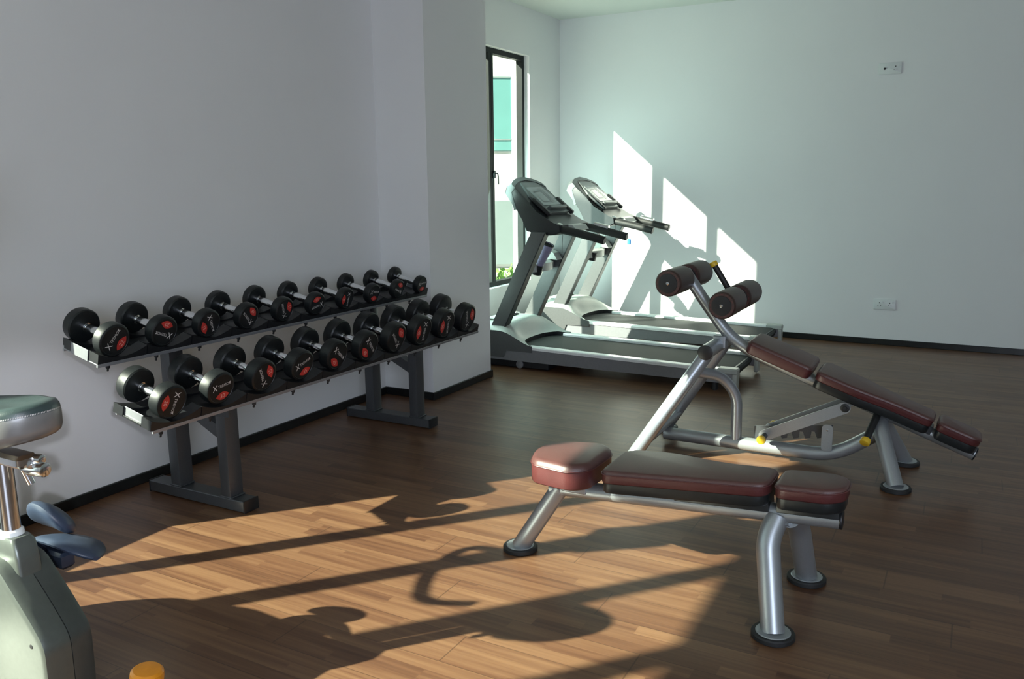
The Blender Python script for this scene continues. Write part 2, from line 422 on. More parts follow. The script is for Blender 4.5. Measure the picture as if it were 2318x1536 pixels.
# ------------------------------------------------------------------ dumbbells
def dumbbell(c, r, L, w, ang, num, label, group):
    c = V(c)
    t = thing('dumbbell', tuple(c-AV*r), label, 'dumbbell', group)
    h = L/2
    hd = []
    for s_ in (1, -1):
        a = AX*s_; p = c+a*(h-w)
        prof = [(0, r*.55), (.001, r*.80), (.003, r*.94), (.009, r), (w-.010, r), (w-.004, r*.965), (w-.001, r*.90), (w, r*.86), (w-.0016, r*.84), (w-.0016, .0)]
        o = MB().lathe(p, a, prof, 44).build('weight_head', M['rubber'], t, sharp=28); hd.append(o)
    hh = h-w; gr = .0135*(r/.064)**.3
    MB().lathe(c-AX*hh, AX, [(0, gr*1.35), (.010, gr*1.35), (.011, gr*.9), (.018, gr*.9), (.019, gr*1.15), (.026, gr*1.2), (hh, gr*1.28), (2*hh-.026, gr*1.2), (2*hh-.019, gr*1.15),
        (2*hh-.018, gr*.9), (2*hh-.011, gr*.9), (2*hh-.010, gr*1.35), (2*hh, gr*1.35)], 24).build('chrome_handle', M['chrome'], t)
    fc = c+AX*(h-.0016)
    th = math.radians(ang); u = AU*math.cos(th)+AV*math.sin(th); v = -AU*math.sin(th)+AV*math.cos(th)
    # big X, smaller tail of letters, pointed strokes
    lg = MB(); k_ = r/.064; o0 = fc+v*(.010*k_)
    put_text(lg, 'X', o0-u*.029*k_, u, v, .037*k_, .85)
    put_text(lg, 'TREMOR', o0+u*.014*k_+v*.001*k_, u, v, .0165*k_, .92)
    lg.add([o0+u*.036*k_+AX*.0004+v*.004*k_, o0+u*.044*k_+v*.009*k_+AX*.0004, o0+u*.039*k_+AX*.0004, o0+u*.043*k_-v*.007*k_+AX*.0004], [(0, 1, 2), (0, 2, 3)])
    lg.build('logo', M['white'], hd[0])
    bc = fc-v*(.030*k_)+u*.004*k_; lens = []
    for j in range(21):
        q = -1+2*j/20; lens.append((q*.030*k_, .0155*k_*(1-q*q)))
    for j in range(1, 20):
        q = 1-2*j/20; lens.append((q*.030*k_, -.0155*k_*(1-q*q)))
    bd = MB(); bd.loft([[bc+u*a+v*b_ for a, b_ in lens], [bc+u*a+v*b_+AX*.0006 for a, b_ in lens]])
    bo_ = bd.build('weight_badge', M['red'], hd[0])
    nm = MB(); put_text(nm, num, bc+AX*.0006, u, v, .022*k_, 1.0)
    nm.build('weight_number', M['pink'], hd[0])
    return t
lr = [.064, .065, .066, .066, .068, .071, .0745, .077, .078, .079]
la = [254, 8, 114, 22, 320, 310, 128, 266, 274, 108]
ln = ['20', '30', '25', '35', '45', '40', '50', '45', '50', '50']
ord_ = ['nearest', 'second', 'third', 'fourth', 'fifth', 'sixth', 'seventh', 'eighth', 'ninth', 'farthest']
extra_l = ['badge reading 20', 'badge reading 30', 'badge at upper right', 'badge reading 35', 'round-looking badge', 'badge at lower left', 'badge at upper right', 'badge on the left', 'badge on the left', 'badge on the right rim']
for k_ in range(10):
    lab = ('black dumbbell, %s from near end of lower shelf, %s' % (ord_[k_], extra_l[k_])) if 0 < k_ < 9 else \
          ('black dumbbell at the %s end of lower shelf, %s' % ('near' if k_ == 0 else 'far', extra_l[k_]))
    dumbbell((-2.49, 1.885+.2165*k_, .5685+(lr[k_]-.064)*.45), lr[k_], .222, .054+.0008*k_, la[k_], ln[k_], lab, 'dumbbells on the lower shelf')
ur = [.063, .061, .0585, .057, .0565, .0545, .053, .0515, .050, .049]
ua = [56, 158, 290, 132, 110, 194, 264, 354, 156, 6]
un = ['22', '20', '15', '18', '12', '10', '8', '6', '5', '4']
extra_u = ['badge at lower right', 'badge above the lettering', 'badge left of lettering', 'badge at upper right', 'badge at the right', 'badge above the lettering', 'badge left of lettering', 'badge at the bottom', 'badge above the lettering', 'badge at the bottom']
for k_ in range(10):
    lab = ('black dumbbell, %s from near end of upper shelf, %s' % (ord_[k_], extra_u[k_])) if 0 < k_ < 9 else \
          ('black dumbbell at the %s end of upper shelf, %s' % ('near' if k_ == 0 else 'far', extra_u[k_]))
    dumbbell((-2.748, 1.875+.2115*k_, .7645-(.063-ur[k_])*1.0), ur[k_], .212, .047-.0012*k_, ua[k_], un[k_], lab, 'dumbbells on the upper shelf')

# ------------------------------------------------------------------ benches
def smooth_outline(pts, r=.03, seg=5):
    out = []; n = len(pts)
    for i in range(n):
        p = V((*pts[i], 0)); a = V((*pts[i-1], 0))-p; b = V((*pts[(i+1) % n], 0))-p
        d = min(r, a.length*.45, b.length*.45); q0 = p+a.normalized()*d; q2 = p+b.normalized()*d
        for k_ in range(seg+1):
            t = k_/seg; q = q0*(1-t)**2+p*2*t*(1-t)+q2*t*t; out.append((q.x, q.y))
    return out
def inset(pts, d):
    n = len(pts); out = []; area = sum(pts[i-1][0]*pts[i][1]-pts[i][0]*pts[i-1][1] for i in range(n)); sg = 1 if area > 0 else -1
    for i in range(n):
        a = V(pts[i-1]); b = V(pts[(i+1) % n]); t = (b-a)
        if t.length < 1e-9: out.append(pts[i]); continue
        t.normalize(); nx, ny = -t.y*sg, t.x*sg
        out.append((pts[i][0]+nx*d, pts[i][1]+ny*d))
    return out
def pad(root, outline, fn, top, thick, base, r=.03, name='pad', base_mat='padbase', base_in=.004, crown=.012):
    """fn(x, y, n): world point for outline coords and height n above the mount plane"""
    o = smooth_outline(outline, r)
    c0 = top-thick
    e = crown
    lays = []
    for ins, z in ((.004, c0), (0, c0+.005), (0, top-e*1.05)):
        lays.append([fn(x, y, z) for x, y in inset(o, ins)])
    a = MB().loft(lays); side = a.build(name, M['vinyl'], root, sharp=60)
    # seam piping and rounded top
    lays = []
    for ins, z in ((.0, top-e*1.05), (e*.12, top-e*.55), (e*.45, top-e*.18), (e*.9, top), ):
        lays.append([fn(x, y, z) for x, y in inset(o, ins)])
    b = MB().loft(lays); b.build('pad_top', M['vinyltop'], side, sharp=75)
    pp = MB(); oo = inset(o, -.0012); n = len(oo)
    ring = [fn(x, y, top-e*1.05) for x, y in oo]
    lay = []
    for j in range(n+1):
        p = ring[j % n]; t = (ring[(j+1) % n]-ring[j-1 if j else n-1]).normalized()
        if j == n: t = (ring[1]-ring[n-1]).normalized()
        up = (fn(oo[j % n][0], oo[j % n][1], 1)-fn(oo[j % n][0], oo[j % n][1], 0)).normalized(); w = t.cross(up)
        lay.append([p+(w*math.cos(q*PI/3)+up*math.sin(q*PI/3))*.0022 for q in range(6)])
    pp.loft(lay, caps=False); pp.build('piping', M['vinyl'], side)
    if base > 0:
        q = inset(o, base_in)
        MB().loft([[fn(x, y, c0-base) for x, y in inset(q, .004)], [fn(x, y, c0-base+.006) for x, y in q], [fn(x, y, c0) for x, y in q]]).build('pad_base', M[base_mat], root)
    return side
def foot_disc(root, x, y, r=.056):
    MB().lathe((x, y, 0), (0, 0, 1), [(0, r+.001), (.003, r+.005), (.014, r+.005), (.018, r+.002), (.018, r-.006)], 36).build('rubber_foot', M['rubmat'], root)
    MB().lathe((x, y, .0145), (0, 0, 1), [(0, r-.007), (.004, r-.007), (.006, r-.009)], 36).build('foot_plate', M['silver'], root)
def screw(root, p, ax):
    MB().lathe(p, ax, [(0, .005), (.002, .005), (.0035, .003)], 10).build('screw', M['chrome'], root)

# --- front bench
b1 = thing('workout_bench', (-.8, 2.42, 0), 'burgundy padded flat bench on silver tube legs, in the foreground', 'bench')
yc = lambda x: 2.42-.055*(x+.95)
bz = lambda x: .272+.085*(x+1.019)
MB().tube([(-1.19, yc(-1.19), bz(-1.19)), (-.262, yc(-.262), bz(-.262))], .028).build('main_beam', M['silver'], b1)
MB().cyl((-.264, yc(-.262), bz(-.262)), (-.256, yc(-.262), bz(-.262)), .029, bev=.002).build('beam_end_cap', M['black'], b1)
MB().tube([(-1.155, yc(-1.16), bz(-1.16)+.006), (-1.318, 2.435, .012)], .031).build('leg', M['silver'], b1)
MB().tube([(-.435, 2.385, .31), (-.452, 2.345, .25), (-.41, 2.262, .012)], .034, fil=.12).build('leg', M['silver'], b1)
MB().tube([(-.405, 2.405, .31), (-.40, 2.53, .25), (-.384, 2.655, .012)], .034, fil=.12).build('leg', M['silver'], b1)
foot_disc(b1, -1.318, 2.435); foot_disc(b1, -.408, 2.258); foot_disc(b1, -.384, 2.655)
sl = .075
def f1(x, y, n): return V((x, yc(x)+y, .385+sl*(x+.96)+n))
pad(b1, [(-.965, -.125), (-.452, -.081), (-.447, .078), (-.60, .082), (-.70, .105), (-.80, .135), (-.93, .128), (-.965, .10)], f1, .008, .042, .032, r=.045, name='back_pad')
pad(b1, [(-.437, -.081), (-.29, -.081), (-.245, -.045), (-.245, .045), (-.29, .080), (-.437, .078)], f1, .008, .042, .032, r=.035, name='head_pad')
def fs(x, y, n): return V((x, 2.43+y, .362+.03*(x+1.12)+n))
pad(b1, [(-1.225, -.085), (-1.20, -.112), (-1.065, -.140), (-1.01, -.10), (-1.002, .07), (-1.02, .115), (-1.07, .145), (-1.20, .12), (-1.245, .085), (-1.258, 0)], fs, .03, .085, 0, r=.05, name='seat_pad', crown=.022)
br = MB(); br.obox((-.60, yc(-.6), bz(-.6)+.026), (V((1, -.055, sl)).normalized(), V((.055, 1, 0)).normalized(), V((-sl, 0, 1)).normalized()), (.145, .033, .017), .002); br.build('pad_bracket', M['padbase'], b1)
br = MB(); br.obox((-.348, yc(-.348), bz(-.348)+.026), (V((1, -.055, sl)).normalized(), V((.055, 1, 0)).normalized(), V((-sl, 0, 1)).normalized()), (.086, .033, .017), .002); br.build('pad_bracket', M['padbase'], b1)
for x in (-.715, -.485, -.405, -.29): screw(b1, (x, yc(x)-.033, bz(x)+.030), (0, -1, 0))
MB().box((-1.14, 2.395, .262), (-1.05, 2.455, .30), .004).build('seat_mount', M['silver'], b1)
MB().lathe((-.435, 2.388, .30), (-.02, -.25, -.5), [(0, .036), (.012, .036), (.013, .034)], 24).build('weld_collar', M['silver'], b1)

# --- decline bench behind
Y2 = 3.86
b2 = thing('decline_bench', (-.6, Y2, 0), 'adjustable decline sit-up bench with leg rollers and sloping burgundy pads', 'bench')
zc = lambda x: .404-.375*(x+.627)
MB().tube([(.078, Y2, zc(.078)), (-.85, Y2, zc(-.85)), (-.965, Y2, .560), (-1.075, Y2, .700), (-1.185, Y2, .855)], .028, fil=.14, seg=10).build('main_beam', M['silver'], b2)
ed = V((1, 0, -.375)).normalized()
MB().cyl(V((.078, Y2, zc(.078))), V((.078, Y2, zc(.078)))+ed*.006, .029, bev=.002).build('beam_end_cap', M['black'], b2)
sl2 = -.364
un_ = V((-sl2, 0, 1)).normalized()
def f2(x, y, n): return V((x, Y2+y, .565+sl2*(x+.87)))+un_*n
pad(b2, [(-.85, -.10), (-.835, -.128), (-.578, -.128), (-.570, -.10), (-.570, .10), (-.578, .125), (-.835, .125), (-.85, .10)], f2, .012, .058, 0, r=.03, name='seat_pad', crown=.014)
pad(b2, [(-.548, -.128), (-.37, -.120), (-.25, -.088), (-.082, -.082), (-.075, .078), (-.25, .082), (-.37, .118), (-.52, .128), (-.548, .10)], f2, .010, .042, .036, r=.035, name='back_pad')
pad(b2, [(-.062, -.082), (.075, -.078), (.10, -.05), (.10, .05), (.075, .078), (-.062, .078)], f2, .010, .042, .036, r=.03, name='head_pad')
for xa, xb in ((-.56, -.085), (-.065, .082)):
    xm = (xa+xb)/2; br = MB(); br.obox((xm, Y2, zc(xm)+.020), (ed, V((0, 1, 0)), un_), ((xb-xa)/2*1.06, .032, .018), .002); br.build('pad_bracket', M['padbase'], b2)
for x in (-.36, -.12, -.045, .06): screw(b2, (x, Y2-.032, zc(x)+.024), (0, -1, 0))
# rollers
def roller(x, z):
    MB().cyl((x, Y2-.24, z), (x, Y2+.28, z), .012, n=16).build('roller_axle', M['chrome'], b2)
    for y0, y1 in ((Y2-.245, Y2-.028), (Y2+.045, Y2+.285)):
        rl = MB().lathe((x, y0, z), (0, 1, 0), [(0, .040), (.0, .056), (.006, .0605), (.016, .0615), (y1-y0-.016, .0615), (y1-y0-.006, .0605), (y1-y0, .056), (y1-y0, .040)], 40).build('foam_roller', M['roller'], b2)
        for ye, d in ((y0, -1), (y1, 1)):
            MB().lathe((x, ye, z), (0, d, 0), [(-.001, .044), (.002, .043), (.003, .030), (.003, .001)], 32).build('roller_end_disc', M['black'], rl)
        MB().lathe((x, y0-.003, z), (0, -1, 0), [(0, .008), (.004, .008), (.006, .005)], 6).build('end_bolt', M['chrome'], rl)
        st = MB()
        for q in range(16):
            t_ = 2*PI*q/16; p = V((x+.0505*math.cos(t_), y0-.0003, z+.0505*math.sin(t_))); tt = V((-math.sin(t_), 0, math.cos(t_))); rr_ = V((math.cos(t_), 0, math.sin(t_)))
            st.add([p-tt*.0065-rr_*.0022, p+tt*.0065-rr_*.0022, p+tt*.0065+rr_*.0022, p-tt*.0065+rr_*.0022], [(0, 1, 2, 3)])
        st.build('stitching', M['red_dull'] if 'red_dull' in M else M['vinyl'], rl)
roller(-1.188, .822); roller(-.942, .735)
MB().tube([(-1.045, Y2, .665), (-.942, Y2, .735)], .017).build('roller_bracket', M['silver'], b2)
gh = MB().tube([(-.965, 4.0, .69), (-1.082, 4.0, .872)], .0145).build('grip_handle', M['grip'], b2)
MB().cyl((-1.080, 4.0, .868), (-1.092, 4.0, .889), .0185, bev=.003).build('grip_end_cap', M['yellow'], gh)
# pivot and legs
MB().cyl((-1.018, 3.655, .512), (-1.018, 4.075, .512), .034, n=32).build('pivot_tube', M['silver'], b2)
for y0, y1 in ((3.648, 3.656), (4.074, 4.082)): MB().cyl((-1.018, y0, .512), (-1.018, y1, .512), .035, n=32, bev=.003).build('pivot_cap', M['black'], b2)
MB().box((-1.035, 3.835, .50), (-.975, 3.885, .56), .004).build('pivot_block', M['silver'], b2)
MB().tube([(-1.020, 3.695, .50), (-1.302, 3.455, .012)], .0315).build('leg', M['silver'], b2)
MB().tube([(-1.020, 4.03, .50), (-1.330, 4.075, .012)], .0315).build('leg', M['silver'], b2)
foot_disc(b2, -1.302, 3.455); foot_disc(b2, -1.330, 4.075)
MB().tube([(-1.247, 3.52, .10), (-1.262, 4.06, .10)], .022).build('cross_tube', M['silver'], b2)
MB().tube([(-1.265, Y2, .046), (-.475, Y2, .046), (-.30, Y2, .175)], .0315, fil=.14, seg=10).build('floor_beam', M['silver'], b2)
MB().tube([(-1.075, 3.72, .405), (-.985, 3.82, .375), (-.916, Y2, .28), (-.914, Y2, .05)], .0255, fil=.13, seg=10).build('curved_strut', M['silver'], b2)
MB().tube([(-.198, 3.655, .012), (-.285, 3.80, .225), (-.285, 3.90, .225), (-.188, 4.03, .012)], .0325, fil=.11, seg=10).build('hoop_legs', M['silver'], b2)
foot_disc(b2, -.198, 3.655); foot_disc(b2, -.188, 4.03)
# ladder plate with notches, struts, knobs
top = [(-.836, .130), (-.487, .180)]
pol = [(-.836, .130), (-.487, .180), (-.487, .118)]
for i in range(5):
    x0 = -.50-i*.052; zz = .118+.143*(x0+.487)
    pol += [(x0, zz), (x0-.012, zz+.030), (x0-.026, zz+.030), (x0-.030, zz-.002)]
pol += [(-.79, .072), (-.836, .066)]
lad = MB(); lad.prism(pol, lambda a, b, h: V((a, h, b)), Y2+.03, Y2+.036); lad.build('ladder_plate', M['rackgrey'], b2)
bk = MB(); bk.loft([[V((-.501+x, 3.822, .135+z)) for x, z in rr2(.0235, .062, .018)], [V((-.501+x, 3.828, .135+z)) for x, z in rr2(.0235, .062, .018)]]); bk.build('ladder_bracket', M['silver'], b2)
screw(b2, (-.501, 3.822, .172), (0, -1, 0))
a_ = V((-.775, 0, .116)); c_ = V((-.428, 0, .292)); dd = (c_-a_).normalized(); nn = V((-dd.z, 0, dd.x)); ln_ = (c_-a_).length/2
for y in (3.795, 3.915):
    ar = MB(); m_ = (a_+c_)/2; pts = rr2(ln_+.02, .025, .0245, 6)
    ar.loft([[V((m_.x, y, m_.z))+dd*p+nn*q for p, q in pts], [V((m_.x, y+.006, m_.z))+dd*p+nn*q for p, q in pts]]); ar.build('adjust_arm', M['silver'], b2)
MB().lathe((-.430, 3.795, .291), (0, -1, 0), [(0, .019), (.004, .019), (.006, .015), (.006, .009), (.009, .008), (.009, .0)], 24).build('pivot_bolt', M['grip'], b2)
for y, d in ((3.795, -1), (3.921, 1)):
    kb = MB().cyl((-.768, y, .118), (-.768, y+d*.065, .118), .0135, n=20).build('adjust_knob', M['grip'], b2)
    MB().cyl((-.768, y+d*.062, .118), (-.768, y+d*.082, .118), .0205, n=24, bev=.004).build('knob_cap', M['yellow'], kb)
hg = MB().tube([(-.300, 3.825, .275), (-.330, 3.71, .183)], .0155).build('grip_handle', M['grip'], b2)
MB().cyl((-.329, 3.714, .186), (-.334, 3.695, .171), .021, n=24, bev=.003).build('grip_end_cap', M['yellow'], hg)
MB().lathe((-.296, 3.84, .287), (-.03, -.115, -.092), [(0, .020), (.018, .019), (.02, .016)], 20).build('handle_socket', M['silver'], b2)

# ------------------------------------------------------------------ treadmills
def treadmill():
    Y0, Y1 = 4.98, 5.60
    t = thing('treadmill', (-2.15, 5.29, 0), 'silver treadmill with dark console, the nearer of the two beside the pillar', 'treadmill', 'treadmills by the window')
    zt = lambda x: .165-.026*(x+2.55)/1.35      # rail top, falls to the rear
    # side frame rails
    for ya, yb in ((Y0, Y0+.05), (Y1-.05, Y1)):
        fr = MB(); fr.prism([(-3.10, .058), (-1.215, .052), (-1.215, zt(-1.215)-.022), (-2.55, zt(-2.55)-.022), (-3.10, .15)], lambda a, b, h: V((a, h, b)), ya, yb); fr.build('side_frame', M['tmbody'], t)
        rl = MB(); w0, w1 = (ya-.006, ya+.058) if ya < 5.3 else (yb-.058, yb+.006)
        lay = []
        for x in (-2.62, -1.235):
            z = zt(x); lay.append([V((x, w0, z-.022)), V((x, w0, z-.006)), V((x, w0+.006, z)), V((x, w1-.006, z)), V((x, w1, z-.006)), V((x, w1, z-.022))])
        rl.loft(lay); rl.build('foot_rail', M['tmrail'], t)
        ec = MB().box((-1.31, w0-.004, zt(-1.25)-.03), (-1.185, w1+.004, zt(-1.25)+.007), .007); ec.box((-1.215, w0, .012), (-1.187, w1, zt(-1.25)-.02), .006)
        ec.build('rear_end_cap', M['tmhood'], t)
    MB().box((-2.95, Y0+.06, .070), (-1.24, Y1-.06, .118)).build('deck', M['black'], t)
    bl = MB(); pts = [(-2.80, zt(-2.8)-.018), (-1.262, zt(-1.262)-.018), (-1.232, zt(-1.262)-.030), (-1.226, zt(-1.262)-.048), (-1.24, .062), (-2.80, .062)]
    bl.prism(pts, lambda a, b, h: V((a, h, b)), Y0+.062, Y1-.062); bl.build('running_belt', M['belt'], t)
    # motor cover: a domed shell with arms along the rails
    hd = MB(); n, m_ = 24, 20; lays = []
    def hood_pt(s_, q):
        # q -1..1 across, s_ 0..1 front to rear
        xr = -2.585-.150*max(0.0, 1-abs(q)**3.2); xf = -3.12+.05*q*q
        x = xf+(xr-xf)*s_
        crest = .262+.052*max(0, 1-q*q)**.5
        xe = xf+(xr-xf)*.42
        zr = zt(x)+.004 if abs(q) > .8 else zt(x)+.012
        if x < -2.86+.05*(1-q*q): z = crest-.03*max(0, (-2.95-x)/.17)**2
        else:
            a0 = -2.86+.05*(1-q*q); u_ = (x-a0)/(xr-a0); z = zr+(crest-zr)*(math.cos(min(1, u_)*PI)*.5+.5)**.85
        return V((x, (Y0+Y1)/2+q*(.5*(Y1-Y0)+.008), z))
    for i in range(n+1): lays.append([hood_pt(i/n, -1+2*j/m_) for j in range(m_+1)])
    hd.loft(lays, caps=False, closed=False)
    hood = hd.build('motor_hood', M['tmhood'], t, sharp=50)
    sk = MB()
    for q, y in ((-1, Y0-.008), (1, Y1+.008)):
        topl = [hood_pt(i/n, q) for i in range(n+1)]; botl = [V((p.x, y, .125 if p.x > -2.80 else .075)) for p in topl]
        for i in range(n): sk.add([topl[i], topl[i+1], botl[i+1], botl[i]], [(0, 1, 2, 3)])
    frl = [hood_pt(0, -1+2*j/m_) for j in range(m_+1)]
    for j in range(m_): sk.add([frl[j], frl[j+1], V((frl[j+1].x, frl[j+1].y, .06)), V((frl[j].x, frl[j].y, .06))], [(0, 1, 2, 3)])
    sk.build('hood_skirt', M['tmdark'], t)
    rl_ = [hood_pt(1, -1+2*j/m_) for j in range(m_+1)]; rr_ = MB()
    for j in range(m_): rr_.add([rl_[j], rl_[j+1], rl_[j+1]-V((.004, 0, .03)), rl_[j]-V((.004, 0, .03))], [(0, 1, 2, 3)])
    rr_.build('hood_rear_edge', M['black'], hood)
    for q in (-.16, .16):
        p = hood_pt(.53, q); MB().obox(p+V((0, 0, .007)), (V((1, 0, -.5)).normalized(), V((0, 1, 0)), V((.5, 0, 1)).normalized()), (.010, .040, .004), .001).build('vent_slot', M['black'], hood)
    p = hood_pt(.40, 0); MB().obox(p+V((-.02, 0, .002)), Z3, (.05, .17, .004), .003).build('hood_plate', M['tmrail'], hood)
    # uprights
    for y in (Y0+.035, Y1-.095):
        up = MB(); w = .052
        lo = V((-2.985, y, .17)); hi = V((-2.610, y, .945)); d = V((.105, 0, 0))
        up.loft([[lo, lo+d, lo+d+V((0, .06, 0)), lo+V((0, .06, 0))], [hi, hi+d, hi+d+V((0, .06, 0)), hi+V((0, .06, 0))]]); up.build('upright', M['tmdark'], t)
        tr = MB(); d2 = V((.105, 0, 0)); e_ = V((.008, 0, 0))
        tr.loft([[lo+d2-V((0, .001, 0)), lo+d2+e_-V((0, .001, 0)), lo+d2+e_+V((0, .061, 0)), lo+d2+V((0, .061, 0))], [hi+d2-V((0, .001, 0)), hi+d2+e_-V((0, .001, 0)), hi+d2+e_+V((0, .061, 0)), hi+d2+V((0, .061, 0))]])
        tr.build('upright_trim', M['black'], t)
    # cross bar with cup holders
    cb = MB(); lays = []
    for j in range(13):
        q = -1+2*j/12; y = 5.29+q*.215; x = -2.70+.065*math.cos(q*PI/2)
        lays.append([V((x-.018, y, .655)), V((x+.018, y, .660)), V((x+.022, y, .715)), V((x-.012, y, .730))])
    cb.loft(lays); cb.build('cross_bar', M['tmhood'], t)
    MB().lathe((-2.672, 5.20, .640), (.25, 0, 1), [(0, .036), (.004, .040), (.07, .044), (.07, .040), (.008, .036), (.008, 0)], 24).build('cup_holder', M['cons'], t)
    hk = MB(); hk.prism([(-2.735, .735), (-2.69, .80), (-2.63, .775), (-2.60, .725)], lambda a, b, h: V((a, h, b)), 5.40, 5.49); hk.build('holder_flap', M['tmhood'], t)
    # console
    cs = MB(); prof = [(-2.815, 1.205), (-2.800, 1.245), (-2.770, 1.262), (-2.664, 1.172), (-2.580, 1.082), (-2.450, 1.006), (-2.405, .990), (-2.400, .945), (-2.450, .925), (-2.556, .918), (-2.66, .950), (-2.69, 1.018), (-2.758, 1.127)]
    cx_, cz_ = -2.60, 1.06
    def csec(q, sc, lift):
        y = 5.275+q*.235; out = []
        for i, (x, z) in enumerate(prof):
            k_ = sc; hx = cx_+(x-cx_)*k_; hz = cz_+(z-cz_)*k_
            if i in (0, 1, 2): hx -= lift*.9; hz += lift
            if i in (3,): hx -= lift*.3; hz += lift*.35
            out.append(V((hx, y, hz)))
        return out
    lays = []
    for q, sc in ((-1, .955), (-.97, .99), (-.85, 1), (-.55, 1), (-.2, 1), (.2, 1), (.55, 1), (.85, 1), (.97, .99), (1, .955)):
        lays.append(csec(q, sc, .045*(1-q*q)))
    cs.loft(lays); con = cs.build('console', M['cons'], t, sharp=40)
    cb_ = MB(); pf = [(-2.822, 1.205), (-2.806, 1.249), (-2.770, 1.268), (-2.745, 1.246), (-2.775, 1.215), (-2.738, 1.100), (-2.758, 1.090), (-2.764, 1.124)]
    lays = []
    for q, sc in ((-1.008, .962), (-.975, .995), (-.85, 1.0), (-.5, 1.0), (0, 1.0), (.5, 1.0), (.85, 1.0), (.975, .995), (1.008, .962)):
        li = .045*(1-min(1, q*q)); lays.append([V((cx_+(x-cx_)*sc-li*.9*min(1, (z-1.09)/.11), 5.275+q*.235, cz_+(z-cz_)*sc+li*min(1, (z-1.09)/.11))) for x, z in pf])
    cb_.loft(lays); cb_.build('console_back_cover', M['consgrey'], con, sharp=40)
    P0 = V((-2.745, 0, 1.243)); P1 = V((-2.470, 0, 1.018)); pd = (P1-P0).normalized(); pn = V((-pd.z, 0, pd.x)); PL = (P1-P0).length
    if pn.z < 0: pn = -pn
    def onp(s_, y, h): return V((P0.x, y, P0.z))+pd*(s_*PL)+pn*h
    def plate(name, poly, h0, h1, m, par=con):
        mb = MB(); o = smooth_outline(poly, .02, 4); mb.loft([[onp(a, b, h0) for a, b in o], [onp(a, b, h1) for a, b in o], [onp(a, b, h1+.002) for a, b in inset(o, .003)]]); return mb.build(name, m, par)
    plate('console_bezel', [(-.10, 5.16), (-.10, 5.39), (.30, 5.455), (.80, 5.43), (.80, 5.12), (.30, 5.095)], -.012, .010, M['consgrey'])
    sc_ = plate('screen', [(.06, 5.155), (.06, 5.395), (.60, 5.41), (.60, 5.14)], .0, .014, M['screen'])
    ln2 = MB()
    for (a, b, a2, b2) in ((.10, 5.305, .56, 5.312), (.20, 5.19, .50, 5.185), (.20, 5.19, .20, 5.28), (.50, 5.185, .50, 5.285), (.10, 5.335, .5, 5.345)):
        pA = onp(a, b, .0168); pB = onp(a2, b2, .0168); w_ = (pB-pA).normalized().cross(pn)*.003
        ln2.add([pA-w_, pB-w_, pB+w_, pA+w_], [(0, 1, 2, 3)])
    ln2.build('screen_lines', M['cons'], con)
    lg = MB(); lg.obox(onp(.70, 5.275, .022), (pd, V((0, 1, 0)), pn), (.014, .125, .016), .006); lg.build('reading_ledge', M['consgrey'], con)
    kp = MB(); kp.loft([[V((-2.455, y, 1.000)), V((-2.37, y, .985)), V((-2.345, y, .955)), V((-2.40, y, .935)), V((-2.47, y, .95))] for y in (5.17, 5.19, 5.36, 5.38)]); kp.build('keypad', M['tmhood'], con)
    MB().lathe((-2.43, 5.085, .985), (.35, -.3, .5), [(0, .020), (.012, .020), (.016, .014)], 18).build('stop_button', M['chrome'], con)
    for y in (5.09, 5.455):
        w_ = MB().obox(onp(.62, y, .010), (pd, V((0, 1, 0)), pn), (.085, .020, .014), .008); w_.build('side_vent', M['black'], con)
    for y in (5.075, 5.475):
        hdl = MB().tube([(-2.56, y, .985), (-2.42, y, .965), (-2.27, y, .937), (-2.105, y, .898)], .027, fil=.08); hdl.build('handle_arm', M['grip'], t)
        MB().lathe((-2.112, y, .8995), (.165, 0, -.039), [(0, .0275), (.010, .0275), (.014, .023)], 20).build('handle_end_cap', M['black'], t)
    ps = MB().tube([(-2.345, 5.475, .982), (-2.235, 5.475, .957)], .017); ps.build('pulse_sensor', M['chrome'], t)
    # safety key with cord
    MB().tube([(-2.44, 5.16, .945), (-2.45, 5.17, .86), (-2.455, 5.18, .80)], .0016, 6).build('safety_cord', M['black'], t)
    # underside: wheels, lift foot
    MB().box((-3.05, Y0+.03, .004), (-2.48, Y1-.03, .058), .006).build('motor_tray', M['black'], t)
    for y in (Y0+.02, Y1-.04):
        MB().cyl((-2.70, y, .028), (-2.70, y+.02, .028), .028, n=24, bev=.003).build('transport_wheel', M['tmbody'], t)
        MB().cyl((-1.33, y+.01, 0), (-1.33, y+.01, .06), .02, n=16).build('levelling_foot', M['rubmat'], t)
    return t
tm1 = treadmill()
tm2 = copy_tree(tm1, (-.075, 1.145, 0))
tm2['label'] = 'silver treadmill with sunlit console, the farther of the two against the back wall'
def attach(mb, name, m, root):
    o = mb.build(name, m, None, origin=(root.location/S)); o.parent = root; o.location = (0, 0, 0); return o
st_ = attach(MB().box((-2.382, 6.214, .785), (-2.352, 6.226, .827), .004), 'safety_tag', M['blue'], tm2)
attach(MB().tube([(-2.367, 6.22, .825), (-2.370, 6.221, .875), (-2.372, 6.22, .925)], .0012, 6), 'tag_cord', M['black'], tm2)
# lavender cup standing in the holder of the nearer treadmill
axv = V((.42, 0, .91)).normalized()
cup = MB().lathe(V((-2.672, 5.20, .650)), axv, [(0, .026), (.004, .029), (.12, .038), (.225, .050), (.225, .046), (.12, .035), (.008, .026), (.008, 0)], 28)
cu_o = thing('tapered_cup', (-2.672, 5.20, .650), 'lavender tapered cup with black rim leaning between the uprights of the nearer treadmill', 'cup')
cup.build('cup_body', M['lav'], cu_o)
MB().lathe(V((-2.672, 5.20, .650))+axv*.222, axv, [(0, .0505), (.006, .0515), (.006, .046), (0, .046)], 28).build('cup_rim', M['black'], cu_o)

